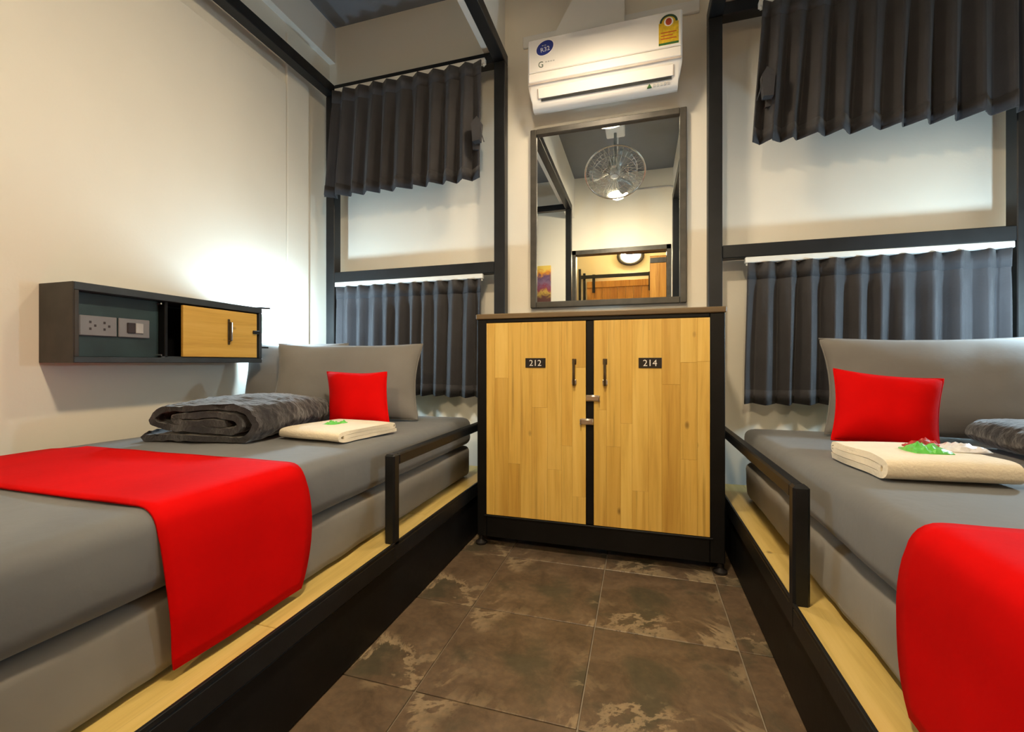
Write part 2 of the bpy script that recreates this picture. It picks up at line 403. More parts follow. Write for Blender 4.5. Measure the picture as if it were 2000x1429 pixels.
# ================================================================== MATTRESSES, RUNNERS
def mattress(mir):
    sd = 3.7 if mir else 0.0
    def d1(p, n):
        k = 0.006 * nz(p, 5, 1.3 + sd) * (0.3 + abs(n.x) + abs(n.y)) + 0.0035 * nz(p, 17, 4 + sd) * (abs(n.x) + abs(n.y))
        return n * k
    def d2(p, n):
        sag = -0.020 * max(0.0, (p.y - 1.0) / 1.5) - 0.028 * max(0.0, (-1.9 - p.x) / 0.35) ** 2
        k = 0.004 * nz(p, 4, 2.1 + sd) + 0.0025 * nz((p.x * 0.3, p.y, p.z), 24, 6 + sd) * abs(n.x)
        return n * k + Vector((0, 0, sag * max(0.0, (p.z - 0.5) / 0.185) + 0))
    lab1 = ('grey-brown covered lower mattress under the mattress beside locker 214' if mir else 'grey-brown covered lower mattress on the wooden deck below the shelf side mattress')
    tag(MB().rbox(-2.23, -1.0, 0.16, 2.50, 0.310, 0.494, 0.035, 0.05, d1).build('lower_mattress', 'base_cloth', smooth='all', mir=mir), lab1, 'mattress', 'lower mattresses on the bunk decks')
    lab2 = ('mattress in grey sheet holding the large towel with wrapped sweets' if mir else 'mattress in grey sheet lying below the wall shelf')
    tag(MB().rbox(-2.25, -0.985, 0.15, 2.49, 0.503, 0.686, 0.048, 0.045, d2).build('mattress', 'grey_sheet', smooth='all', mir=mir), lab2, 'mattress', 'mattresses on the bunk frames')
mattress(False); mattress(True)

def runner(mir):
    prof = [(-2.235, 0.648), (-2.15, 0.672), (-2.0, 0.686)]
    prof += [(-1.95 + 0.05 * i, 0.693) for i in range(19)]
    for a in range(0, 91, 15):
        r = 0.052; prof.append((-1.033 + r * math.sin(math.radians(a)), 0.6405 + r * math.cos(math.radians(a))))
    for i in range(1, 13):
        f = i / 12; prof.append((-0.979 + 0.010 * math.sin(f * 3.14) - 0.004 * f + 0.012 * f * f, 0.6405 - 0.3100 * f))
    y0, y1 = (0.56, 1.03) if mir else (0.672, 1.095)
    N = 16; mb = MB(); rows = []
    for j in range(N + 1):
        g = j / N; row = []
        for i, (x, z) in enumerate(prof):
            y = y0 + (y1 - y0) * g
            down = max(0.0, (0.66 - z) / 0.33) if x > -1.2 else 0
            y += (0.055 * down * (1 - down) * 1.6 if g > 0.5 else -0.0) * (abs(g - 0.5) * 2) ** 3 + (0.03 * down * (1 - g) ** 2) - 0.03 * down * down * g ** 3
            zz = z - 0.013 * max(0.0, (y - 1.0) / 1.5) + (0.0025 * nz((x, y, 0), 6, 3) if x < -1.05 else 0)
            xx = x + (0.007 * nz((0, y, z), 7, 5) * (0.3 + down) if x > -0.99 else 0)
            row.append((xx, y, zz))
        rows.append(row)
    n = len(prof); V = [p for r in rows for p in r]
    mb.faces(V, [(j * n + i, j * n + i + 1, (j + 1) * n + i + 1, (j + 1) * n + i) for j in range(N) for i in range(n - 1)])
    o = mb.build('bed_runner', 'red_cloth', smooth='all', mir=mir, recalc=False)
    md = o.modifiers.new('thick', 'SOLIDIFY'); md.thickness = 0.005 * S; md.offset = 0
    return tag(o, 'red runner draped over the bed beside locker 214' if mir else 'red runner draped over the bed below the wall shelf', 'bed runner', 'red bed runners')
runner(False); runner(True)

# ================================================================== PILLOWS, CUSHIONS
def cushion(name, mat, W, H, D, pos, yaw, lean, roll, label, cat, group, seed=0.0, pinch=0.06, bottom_spread=0.0, shear=0.0):
    # local: x width, z height (0 at the bottom), y thickness; leans back by 'lean', turned by 'yaw'
    n = 26; mb = MB(); P = {}; SH = Matrix(((1, 0, shear, 0), (0, 1, 0, 0), (0, 0, 1, 0), (0, 0, 0, 1)))
    def prof(u, v): return max(0.0, (1 - u ** 4) * (1 - v ** 4)) ** 0.5 * (0.75 + 0.25 * (1 - u * u) * (1 - v * v))
    for sgn in (1, -1):
        for i in range(n + 1):
            for j in range(n + 1):
                u = math.sin((i / n * 2 - 1) * math.pi / 2); v = math.sin((j / n * 2 - 1) * math.pi / 2)
                edge = i in (0, n) or j in (0, n)
                if edge and sgn == -1: continue
                x = W / 2 * u * (1 - pinch * (1 - v * v)) * (1 + bottom_spread * (0.5 - 0.5 * v)); z = H / 2 * v * (1 - pinch * (1 - u * u)) + H / 2
                y = sgn * D / 2 * prof(u, v)
                y += 0.010 * nz((x, 0, z), 6, seed) + 0.004 * nz((x, sgn, z), 15, seed + 2)
                P[(sgn, i, j)] = mb.bm.verts.new((x, y, z))
    g = lambda s, i, j: P.get((s, i, j)) or P[(1, i, j)]
    for sgn in (1, -1):
        for i in range(n):
            for j in range(n):
                q = [g(sgn, i, j), g(sgn, i + 1, j), g(sgn, i + 1, j + 1), g(sgn, i, j + 1)]
                mb.bm.faces.new(q if sgn == -1 else q[::-1])
    mb.xf(Matrix.Translation(pos) @ Matrix.Rotation(yaw, 4, 'Z') @ Matrix.Rotation(-lean, 4, 'X') @ Matrix.Rotation(roll, 4, 'Y') @ SH)
    t = thing(name, label, cat, pos, group)
    body = mb.build('cover', mat, t, smooth='all')
    # piping along the seam
    ring = [P_ for P_ in [(-1 + 2 * k / 20, -1) for k in range(20)] + [(1, -1 + 2 * k / 20) for k in range(20)] + [(1 - 2 * k / 20, 1) for k in range(20)] + [(-1, 1 - 2 * k / 20) for k in range(20)]]
    pts = []
    for (u, v) in ring:
        x = W / 2 * u * (1 - pinch * (1 - v * v)) * (1 + bottom_spread * (0.5 - 0.5 * v)); z = H / 2 * v * (1 - pinch * (1 - u * u)) + H / 2
        y = 0.010 * nz((x, 0, z), 6, seed)
        pts.append((x, y, z))
    sm = MB().tube(pts, 0.004, 6, closed=True)
    sm.xf(Matrix.Translation(pos) @ Matrix.Rotation(yaw, 4, 'Z') @ Matrix.Rotation(-lean, 4, 'X') @ Matrix.Rotation(roll, 4, 'Y') @ SH)
    sm.build('seam', mat, t, smooth='all')
    return t
R = math.radians
cushion('pillow', 'pillow_cloth', 0.60, 0.45, 0.11, (-2.005, 2.14, 0.680), R(20), R(12), 0, 'grey pillow behind another one, next to the wall reading lamp', 'pillow', 'grey bed pillows', 1.0, 0.05)
cushion('pillow', 'pillow_cloth', 0.84, 0.455, 0.15, (-1.59, 2.06, 0.678), R(18), R(18), 0, 'grey pillow directly behind the red cushion on the bed below the shelf', 'pillow', 'grey bed pillows', 2.0, 0.075)
cushion('pillow', 'pillow_cloth', 0.88, 0.45, 0.15, (1.235, 2.23, 0.678), R(-8), R(15), 0, 'large grey pillow leaning on the curtain beside locker 214', 'pillow', 'grey bed pillows', 5.0, 0.075)
cushion('cushion', 'red_cloth', 0.340, 0.285, 0.12, (-1.330, 1.850, 0.684), R(5), R(20), 0, 'small red cushion beside the dark folded blanket', 'cushion', 'small red cushions', 3.0, 0.07, -0.04, -0.26)
cushion('cushion', 'red_cloth', 0.320, 0.285, 0.12, (0.832, 1.862, 0.696), R(-9), R(22), R(7), 'small red cushion behind the towel with wrapped sweets', 'cushion', 'small red cushions', 4.0, 0.08, -0.04)

# ================================================================== FOLDED BLANKETS, TOWELS
def ribbon(path, th, length, nl, mat4, name, mat, label, cat, group, wob=0.0, dome=0.0, seed=0.0, taper=0.0, fuzz=0.0):
    # a thick cloth folded along 'path' (x,z), swept along local y; the ends show the folds
    pts = []
    P = [Vector((p[0], p[1])) for p in path]
    def cr(a, b_, c, d, t):
        return 0.5 * ((2 * b_) + (-a + c) * t + (2 * a - 5 * b_ + 4 * c - d) * t * t + (-a + 3 * b_ - 3 * c + d) * t ** 3)
    for i in range(len(P) - 1):
        a = P[max(0, i - 1)]; d = P[min(len(P) - 1, i + 2)]
        for k in range(7): pts.append(cr(a, P[i], P[i + 1], d, k / 7))
    pts.append(P[-1])
    n = len(pts); outl = []; other = []
    for i, p in enumerate(pts):
        d = (pts[min(i + 1, n - 1)] - pts[max(i - 1, 0)]).normalized(); nn = Vector((-d.y, d.x))
        outl.append(p + nn * th / 2); other.append(p - nn * th / 2)
    loop = outl + other[::-1]; m_ = len(loop); mb = MB(); rows = []
    for j in range(nl + 1):
        f = j / nl; y = (f - 0.5) * length; row = []
        e = 1 - abs(2 * f - 1) ** 6
        for i, q in enumerate(loop):
            x, z = q
            z2 = z * (1 + dome * (1 - (2 * f - 1) ** 2) * (1 - min(1, abs(x) / 0.3) ** 2) - taper * f ** 2)
            x2 = x * (0.985 + 0.015 * e) + wob * nz((0, y, z), 6, seed)
            yy = y + wob * 0.9 * nz((x * 2, f * 9, z * 3), 5, seed + 4) * (abs(2 * f - 1) ** 2)
            p3 = Vector((x2, yy, max(0.001, z2)))
            if fuzz: p3 += Vector((nz(p3, 9, seed), 0, nz(p3, 9, seed + 7))) * fuzz + Vector((nz(p3, 48, seed), nz(p3, 48, seed + 3), nz(p3, 48, seed + 7))) * fuzz * 0.55
            p3.z = max(0.001, p3.z)
            row.append(mb.bm.verts.new(p3))
        rows.append(row)
    for A, B in zip(rows, rows[1:]):
        for i in range(m_):
            k = (i + 1) % m_; mb.bm.faces.new((A[i], A[k], B[k], B[i]))
    for r in (rows[0], rows[-1]):
        for i in range(n - 1): mb.bm.faces.new((r[i], r[i + 1], r[m_ - 2 - i], r[m_ - 1 - i]))
    mb.xf(mat4)
    return tag(mb.build(name, mat, smooth=True), label, cat, group)
blank = [(-0.30, 0.030), (-0.27, 0.016), (-0.10, 0.018), (0.10, 0.017), (0.205, 0.020), (0.250, 0.060), (0.238, 0.112), (0.19, 0.140), (0.02, 0.150), (-0.15, 0.142), (-0.225, 0.118), (-0.238, 0.082), (-0.19, 0.056), (-0.05, 0.058), (0.10, 0.050), (0.165, 0.058), (0.185, 0.082), (0.15, 0.108), (0.0, 0.116), (-0.10, 0.112), (-0.150, 0.098), (-0.12, 0.084), (0.0, 0.082), (0.11, 0.080)]
blank = [(x * 0.86, z * 0.92) for x, z in blank]
def place(x, y, z, yaw): return Matrix.Translation((x, y, z)) @ Matrix.Rotation(yaw, 4, 'Z')
ribbon(blank, 0.023, 0.60, 80, place(-1.71, 1.595, 0.686, R(13)), 'blanket', 'fleece', 'charcoal fleece blanket folded on the bed below the wall shelf', 'blanket', 'folded fleece blankets', 0.022, 0.16, 1.0, 0.10, 0.011)
ribbon([(x, z * 0.72) for x, z in blank], 0.018, 0.56, 80, place(1.415, 1.83, 0.682, R(-6)) @ Matrix.Scale(-1, 4, (1, 0, 0)), 'blanket', 'fleece', 'charcoal fleece blanket cut off beside the large grey pillow', 'blanket', 'folded fleece blankets', 0.012, 0.12, 5.0, 0.0, 0.006)
tow = [(0.17, 0.008), (0.0, 0.008), (-0.15, 0.009), (-0.176, 0.0225), (-0.15, 0.0365), (0.0, 0.0375), (0.14, 0.0365), (0.155, 0.030), (0.14, 0.0235), (0.0, 0.0228), (-0.155, 0.0226)]
# swept along local y, so turn the sweep into the bed's width
ribbon(tow, 0.0138, 0.33, 18, place(-1.262, 1.630, 0.684, R(82)), 'towel', 'towel_cloth', 'cream folded towel between the dark blanket and the red cushion', 'towel', 'cream folded towels', 0.010, 0.06, 2.0)
ribbon([(x * 0.86, z * 1.35) for x, z in tow], 0.0186, 0.30, 18, place(0.770, 1.560, 0.683, R(95)), 'towel', 'towel_cloth', 'cream folded towel in front of the tilted red cushion beside locker 214', 'towel', 'cream folded towels', 0.012, 0.06, 8.0)

def packet(pos, yaw, k, label, clear):
    t = thing('sweet_packet', label, 'packet', pos, 'wrapped packets on the towels')
    mat4 = Matrix.Translation(pos) @ Matrix.Rotation(yaw, 4, 'Z') @ Matrix.Scale(k, 4)
    def crumple(w_, d_, h_, n, sd, dx, dy):
        mb = MB(); V = []; F = []
        for i in range(n + 1):
            for j in range(n + 1):
                u, v = i / n * 2 - 1, j / n * 2 - 1
                z = h_ * (1 - abs(u) ** 3) * (1 - abs(v) ** 3) * (0.35 + 0.9 * abs(noise.noise(Vector((u * 2.1 + sd, v * 2.1, sd))))) + 0.30 * h_ * abs(noise.noise(Vector((u * 5.0 + sd, v * 5.0, sd)))) + 0.001
                V.append((dx + u * w_ / 2 * (1 - 0.12 * v * v), dy + v * d_ / 2 * (1 - 0.10 * u * u), z))
        for i in range(n):
            for j in range(n):
                a = i * (n + 1) + j; F.append((a, a + n + 1, a + n + 2, a + 1))
        m0 = len(V); V += [(x, y, 0) for (x, y, z) in V[:m0]]
        F += [tuple(q + m0 for q in f[::-1]) for f in F]
        for i in range(n):
            for a, b_ in ((i, i + 1), ((n) * (n + 1) + i, n * (n + 1) + i + 1), (i * (n + 1), (i + 1) * (n + 1)), (i * (n + 1) + n, (i + 1) * (n + 1) + n)):
                F.append((a, b_, b_ + m0, a + m0))
        mb.faces(V, F); return mb.xf(mat4)
    crumple(0.085, 0.075, 0.022, 9, 1.7, -0.02, -0.02).build('green_sweet', 'leaf_green', t)
    if clear:
        crumple(0.080, 0.048, 0.024, 9, 4.2, 0.010, 0.036).build('printed_wrapper', 'packet_red', t)
        crumple(0.100, 0.075, 0.022, 9, 7.9, 0.074, 0.020).build('clear_wrapper', 'packet_clear', t)
    else: crumple(0.050, 0.040, 0.020, 7, 4.2, 0.0, 0.03).build('wrapper_end', 'leaf_green', t)
packet((0.805, 1.555, 0.746), R(4), 1.2, 'green and red wrapped sweets on the towel beside locker 214', True)
packet((-1.28, 1.63, 0.727), R(-8), 0.85, 'small green packet on the towel beside the dark blanket', False)

# ================================================================== LOCKER CABINET
lk = thing('locker_cabinet', 'black two door locker with pale wooden doors numbered 212 and 214', 'cabinet', (-0.238, 2.47, 0))
CY0, CY1 = 2.24, 2.70
Bk = lambda n, d, bev=0.003, m='black_board': box(n, m, lk, d, bev)
Bk('side_panel', (-0.858, -0.83, CY0 + 0.02, CY1, 0.055, 1.235)); Bk('side_panel', (0.354, 0.382, CY0 + 0.02, CY1, 0.055, 1.235))
Bk('stile', (-0.858, -0.803, CY0, CY0 + 0.02, 0.055, 1.235)); Bk('stile', (0.316, 0.382, CY0, CY0 + 0.02, 0.055, 1.235)); Bk('stile', (-0.266, -0.226, CY0 + 0.004, CY0 + 0.02, 0.175, 1.215))
Bk('rail', (-0.803, 0.316, CY0, CY0 + 0.02, 1.216, 1.235)); Bk('rail', (-0.803, 0.316, CY0 - 0.002, CY0 + 0.02, 0.055, 0.172))
Bk('ledge', (-0.815, 0.33, CY0 - 0.008, CY0 + 0.02, 0.163, 0.173), 0.002)
Bk('top_board', (-0.864, 0.388, CY0 - 0.008, CY1, 1.236, 1.264), 0.004, 'board_top')
Bk('bottom_board', (-0.83, 0.354, CY0 + 0.02, CY1, 0.10, 0.13)); Bk('back_panel', (-0.83, 0.354, CY1 - 0.02, CY1, 0.13, 1.235)); Bk('divider', (-0.255, -0.235, CY0 + 0.03, CY1 - 0.02, 0.13, 1.235))
for x in (-0.845, 0.365):
    for y in (CY0 + 0.03, CY1 - 0.04):
        MB().lathe([(0.0, 0.0), (0.030, 0.0), (0.032, 0.012), (0.016, 0.022), (0.012, 0.026), (0.012, 0.056), (0, 0.056)], (x, y, 0)).build('foot', 'rubber', lk, smooth=True)
def door(x0, x1, num, hx, px, cols, hs):
    z0, z1 = 0.176, 1.214; y0, y1 = CY0 - 0.004, CY0 + 0.018
    d = box('door', 'shelf_wood', lk, (x0 + 0.002, x1 - 0.002, y0 + 0.004, y1, z0 + 0.002, z1 - 0.002))
    rnd = random.Random(num)
    xs = [x0]
    for c in cols: xs.append(xs[-1] + c * (x1 - x0) / sum(cols))
    for a, b_ in zip(xs, xs[1:]):
        z = z0; cut = rnd.uniform(0.15, 0.95)
        zs = [z0] + ([z0 + cut * (z1 - z0)] if rnd.random() < 0.8 else []) + [z1]
        if len(zs) == 3 and cut > 0.6 and rnd.random() < 0.5: zs.insert(1, z0 + (z1 - z0) * rnd.uniform(0.12, 0.35))
        for p, q in zip(zs, zs[1:]): box('stave', 'locker_wood', d, (a + 0.0003, b_ - 0.0003, y0, y0 + 0.006, p + 0.0003, q - 0.0003), 0.0006)
    # handle: dark bronze bar pull with paler foot
    hb = MB(); hb.tube([(hx, y0, 1.008), (hx, y0 - 0.020, 1.012), (hx, y0 - 0.026, 0.99), (hx, y0 - 0.026, 0.91), (hx, y0 - 0.020, 0.888), (hx, y0, 0.892)], 0.0065, 8)
    hb.box(hx - 0.011, hx + 0.011, y0 - 0.004, y0, 0.990, 1.020, 0.002)
    hb.build('handle', 'bronze', d, smooth=True)
    hf = MB(); hf.box(hx - 0.012, hx + 0.012, y0 - 0.012, y0, 0.888, 0.914, 0.003); hf.build('handle_foot', 'steel_hasp', d)
    w_ = 0.054
    box('number_plate', 'plate_black', d, (px - w_, px + w_, y0 - 0.005, y0, 0.974, 1.024), 0.001)
    text('number', str(num), 'print_white', d, (px, y0 - 0.005, 0.999), 0.031, 0.0012)
    # hasp across the centre stile
    hz, ha, hb_ = hs
    h = MB(); h.box(ha, hb_, y0 - 0.016, y0 - 0.004, hz - 0.012, hz + 0.012, 0.003); h.box(min(ha, hb_) , max(ha, hb_), y0 - 0.006, y0, hz - 0.016, hz + 0.016, 0.002)
    e = ha if abs(ha - (x0 + x1) / 2) < abs(hb_ - (x0 + x1) / 2) else hb_
    h.tube([(e, y0 - 0.003, hz + 0.012), (e, y0 - 0.024, hz + 0.010), (e, y0 - 0.024, hz - 0.012), (e, y0 - 0.003, hz - 0.014)], 0.004, 6)
    h.build('hasp', 'steel_hasp', d, smooth=True)
door(-0.803, -0.266, 212, -0.325, -0.529, [0.7, 1.1, 1.0, 0.9, 1.2, 1.1, 0.8, 1.0], (0.700, -0.291, -0.228))
door(-0.226, 0.316, 214, -0.170, 0.046, [0.9, 1.0, 0.8, 1.1, 0.9, 1.2, 1.1, 0.8], (0.820, -0.264, -0.199))

# ================================================================== MIRROR
mr = thing('mirror', 'large dark framed mirror hanging between the locker and the air conditioner', 'mirror', (-0.221, 2.90, 1.37))
X0, X1, Z0, Z1 = -0.716, 0.275, 1.370, 2.577; fw = 0.040
for nm, d in (('frame_stile', (X0, X0 + fw, 2.872, 2.918, Z0, Z1)), ('frame_stile', (X1 - fw, X1, 2.872, 2.918, Z0, Z1)), ('frame_rail', (X0 + fw, X1 - fw, 2.872, 2.918, Z0, Z0 + fw)), ('frame_rail', (X0 + fw, X1 - fw, 2.872, 2.918, Z1 - fw, Z1))):
    box(nm, 'frame_dark', mr, d, 0.004)
box('glass', 'mirror_glass', mr, (X0 + fw - 0.004, X1 - fw + 0.004, 2.893, 2.900, Z0 + fw - 0.004, Z1 - fw + 0.004))

# ================================================================== AIR CONDITIONER
ac = thing('air_conditioner', 'white wall mounted air conditioner above the mirror', 'air conditioner', (-0.228, 2.80, 2.64))
AX0, AX1 = -0.690, 0.235
prof = [(2.898, 3.06), (2.745, 3.072), (2.722, 3.066), (2.708, 3.05), (2.706, 2.80), (2.708, 2.772), (2.722, 2.757), (2.738, 2.690), (2.758, 2.652), (2.785, 2.637), (2.82, 2.642), (2.898, 2.715)]
mb = MB(); rows = []
for (x, k) in ((AX0, 0.93), (AX0 + 0.006, 0.975), (AX0 + 0.02, 1.0), (AX1 - 0.02, 1.0), (AX1 - 0.006, 0.975), (AX1, 0.93)):
    cy, cz = 2.815, 2.87
    rows.append([mb.bm.verts.new((x + (0.0 if abs(k - 1) < 1e-3 else (0.03 if x < 0 else -0.03) * max(0, (2.76 - z) / 0.12) ** 1.5), 2.898 - (2.898 - y) * (1 - (1 - k) * 0.35), cz + (z - cz) * (1 - (1 - k) * 0.25))) for (y, z) in prof])
for A, B in zip(rows, rows[1:]):
    for i in range(len(prof)): mb.bm.faces.new((A[i], A[(i + 1) % len(prof)], B[(i + 1) % len(prof)], B[i]))
mb.bm.faces.new(rows[0]); mb.bm.faces.new(rows[-1])
mb.build('body', 'ac_white', ac, smooth=True)
box('mounting_plate', 'track_white', ac, (-0.60, 0.15, 2.896, 2.919, 2.74, 3.04))
box('front_panel', 'ac_white', ac, (AX0 + 0.006, AX1 - 0.006, 2.697, 2.712, 2.842, 3.052), 0.005)
box('lower_panel', 'ac_white', ac, (AX0 + 0.006, AX1 - 0.006, 2.698, 2.712, 2.782, 2.8385), 0.004)
box('panel_seam', 'ac_seam', ac, (AX0 + 0.004, AX1 - 0.004, 2.702, 2.715, 2.770, 2.783), 0.002)
def slab(name, mat, x0, x1, p, q, th):
    # flat strip between profile points p and q (y,z), standing th proud of it
    p = Vector(p); q = Vector(q); d = (q - p).normalized(); nn = Vector((d.y, -d.x)) * th
    if nn.x > 0: nn = -nn
    return MB().prism([tuple(p), tuple(q), tuple(q + nn), tuple(p + nn)], 0, x0, x1).build(name, mat, ac)
slab('louvre', 'ac_white', -0.625, 0.185, (2.7245, 2.750), (2.7375, 2.694), 0.010)
slab('air_slot', 'ac_shadow', -0.610, 0.178, (2.7375, 2.692), (2.7435, 2.680), 0.005)
for x in (-0.632, 0.187): slab('louvre_hinge', 'ac_seam', x, x + 0.004, (2.7245, 2.750), (2.7375, 2.694), 0.007)
FY = 2.697
def disc(name, mat, parent, cx, cz, a, b_, rot, y, th=0.0015, n=28):
    pts = [(cx + a * math.cos(6.28318 * k / n) * math.cos(rot) - b_ * math.sin(6.28318 * k / n) * math.sin(rot), cz + a * math.cos(6.28318 * k / n) * math.sin(rot) + b_ * math.sin(6.28318 * k / n) * math.cos(rot)) for k in range(n)]
    return MB().prism(pts, 1, y - th, y).build(name, mat, parent)
disc('sticker_rim', 'print_white', ac, -0.577, 2.985, 0.063, 0.047, 0.45, FY)
st = disc('sticker', 'sticker_blue', ac, -0.577, 2.985, 0.057, 0.042, 0.45, FY - 0.0015)
text('sticker_text', 'R32', 'print_white', ac, (-0.575, FY - 0.003, 2.976), 0.027, 0.0006, 0.12)
for k in range(2): box('sticker_text', 'ink_grey', ac, (-0.596 + 0.016 * k, -0.585 + 0.016 * k, FY - 0.0036, FY - 0.003, 2.998, 3.003))
# energy label: yellow with an arched top, a dark dial and a green foot
lp = [(0.104, 2.856), (0.214, 2.856), (0.214, 2.985)] + [(0.159 + 0.050 * math.cos(a * 3.1416 / 12), 2.985 + 0.046 * math.sin(a * 3.1416 / 12)) for a in range(13)] + [(0.104, 2.985)]
MB().prism(lp, 1, FY - 0.0015, FY).build('energy_label', 'sticker_yellow', ac)
box('label_foot', 'sticker_green', ac, (0.104, 0.214, FY - 0.0022, FY - 0.0015, 2.856, 2.868))
arch = [(0.159 + 0.050 * math.cos(a * 3.1416 / 12), 2.985 + 0.046 * math.sin(a * 3.1416 / 12)) for a in range(13)] + [(0.159 + 0.038 * math.cos(a * 3.1416 / 12), 2.985 + 0.034 * math.sin(a * 3.1416 / 12)) for a in range(12, -1, -1)]
MB().prism(arch, 1, FY - 0.0022, FY - 0.0015).build('label_arch', 'ink_green', ac)
disc('label_dial', 'print_white', ac, 0.159, 2.988, 0.026, 0.026, 0, FY - 0.0015, 0.0007)
disc('label_dial', 'sticker_red', ac, 0.159, 2.988, 0.017, 0.021, 0, FY - 0.0022, 0.0007)
for k in range(3): box('label_line', 'sticker_red', ac, (0.116, 0.202 - 0.02 * (k % 2), FY - 0.0021, FY - 0.0015, 2.925 - 0.018 * k, 2.930 - 0.018 * k))
text('logo_letter', 'G', 'ink_green', ac, (-0.604, FY, 2.885), 0.038, 0.0008, 0.0, 0.9)
for k in range(4): box('logo_letters', 'ink_grey', ac, (-0.575 + 0.016 * k, -0.564 + 0.016 * k, FY - 0.0007, FY, 2.893, 2.900))
def chin(name, mat, x0, x1, z0, z1):
    y = lambda z: 2.738 + (2.690 - z) / 0.038 * 0.020
    return MB().prism([(y(z0) - 0.004, z0), (y(z1) - 0.004, z1), (y(z1) + 0.002, z1), (y(z0) + 0.002, z0)], 0, x0, x1).build(name, mat, ac)
for k in range(5): chin('print_mark', 'ink_grey', 0.075 + 0.020 * k, 0.088 + 0.020 * k, 2.657, 2.669)
tri = MB(); tri.faces([(0.040, 2.748, 2.654), (0.066, 2.748, 2.654), (0.053, 2.741, 2.674), (0.040, 2.758, 2.654), (0.066, 2.758, 2.654), (0.053, 2.752, 2.674)], [(0, 1, 2), (3, 5, 4), (0, 3, 4, 1), (1, 4, 5, 2), (2, 5, 3, 0)]); tri.build('print_leaf', 'sticker_green', ac)

# ================================================================== WALL SHELVES WITH READING LAMPS
def shelf(mir):
    # shelf and lamp on one side wall
    t = thing('wall_shelf', 'black wall shelf beyond the pillow, opposite the socket shelf' if mir else 'black wall shelf with sockets and a pale wooden door above the bed', 'shelf', (-2.25, 1.61, 1.0), 'bedside wall shelves', mir)
    B = lambda n, d, m, bev=0.002, par=t: box(n, m, par, d, bev, mir)
    XF, XB, Y0, Y1 = -2.143, -2.350, 1.162, 2.053
    B('top_board', (XB, XF, Y0, Y1, 1.290, 1.322), 'shelf_edge'); B('bottom_board', (XB, XF, Y0, Y1, 1.000, 1.024), 'shelf_edge')
    B('end_board', (XB, XF, Y0, Y0 + 0.016, 1.024, 1.290), 'shelf_brown'); B('end_cover', (XB, XF - 0.002, Y0 - 0.004, Y0, 1.000, 1.322), 'shelf_brown', 0.001)
    B('end_board', (XB, XF, Y1 - 0.02, Y1, 1.024, 1.290), 'shelf_edge')
    B('back_panel', (-2.24, -2.20, Y0 + 0.016, 1.515, 1.024, 1.290), 'shelf_teal')
    B('back_panel', (XB, XB + 0.012, 1.59, Y1 - 0.02, 1.024, 1.290), 'black_board')
    B('divider', (XB, -2.16, 1.515, 1.53, 1.024, 1.290), 'black_board')
    B('track', (-2.165, -2.16, 1.50, Y1 - 0.02, 1.024, 1.030), 'shelf_edge', 0.0005)
    d = B('door', (-2.160, -2.144, 1.590, 2.018, 1.029, 1.282), 'shelf_wood')
    B('handle', (-2.1435, -2.139, 1.828, 1.842, 1.098, 1.236), 'bronze', 0.002, d)
    hb = MB(); hb.tube([(-2.143, 1.835, 1.115), (-2.125, 1.835, 1.120), (-2.125, 1.835, 1.215), (-2.143, 1.835, 1.220)], 0.006, 8); hb.build('handle', 'bronze', d, smooth=True, mir=mir)
    B('catch', (-2.1435, -2.132, 1.985, 2.030, 1.165, 1.185), 'black_steel', 0.003, d)
    p = B('socket_plate', (-2.20, -2.190, 1.205, 1.338, 1.112, 1.196), 'switch_grey', 0.003)
    for cy in (1.248, 1.298):
        for dy, dz in ((-0.007, 0.014), (-0.007, -0.014), (0.010, 0.0)): B('socket_hole', (-2.1902, -2.1895, cy + dy - 0.004, cy + dy + 0.004, 1.155 + dz - 0.005, 1.155 + dz + 0.005), 'switch_dark', 0.0, p)
    p = B('switch_plate', (-2.20, -2.190, 1.345, 1.470, 1.112, 1.196), 'switch_grey', 0.003)
    B('rocker', (-2.190, -2.183, 1.375, 1.407, 1.132, 1.178), 'switch_dark', 0.002, p); B('rocker', (-2.190, -2.184, 1.409, 1.440, 1.132, 1.178), 'switch_light', 0.002, p)
    for z in (1.036, 1.279): MB().cyl((-2.20, 1.507, z), (-2.17, 1.507, z), 0.004, 8).build('door_stop', 'chrome', t, mir=mir)
    MB().prism([(-2.20, 2.048), (-2.143, 2.048), (-2.120, 2.090), (-2.165, 2.062), (-2.20, 2.060)], 2, 1.318, 1.328).build('end_clip', 'black_steel', t, mir=mir)
    MB().prism([(-2.20, 2.050), (-2.150, 2.050), (-2.132, 2.088), (-2.165, 2.062), (-2.20, 2.060)], 2, 1.085, 1.095).build('end_clip', 'black_steel', t, mir=mir)
    # reading lamp screwed to the wall between the shelf and the pillow
    ox = -0.06 if mir else 0.0
    l = thing('reading_lamp', 'small glowing reading lamp on the wall past the pillow, out beyond the blanket' if mir else 'small glowing reading lamp on the wall past the far end of the shelf', 'lamp', (-2.25 + ox, 2.28, 1.20), 'reading lamps', mir)
    LX, LY = -2.165 + ox, 2.28
    box('lamp_back', 'white_paint', l, (-2.350 + ox, -2.338 + ox, LY - 0.03, LY + 0.03, 1.19, 1.31), 0.003, mir)
    MB().cyl((-2.338 + ox, LY, 1.25), (LX - 0.02, LY, 1.25), 0.012, 10).build('lamp_arm', 'white_paint', l, mir=mir)
    MB().lathe([(0.0, 1.195), (0.022, 1.200), (0.028, 1.212), (0.028, 1.288), (0.022, 1.298), (0.0, 1.305)], (LX, LY, 0), n=16).build('lamp_bulb', 'read_glow', l, smooth=True, mir=mir)
shelf(False); shelf(True)

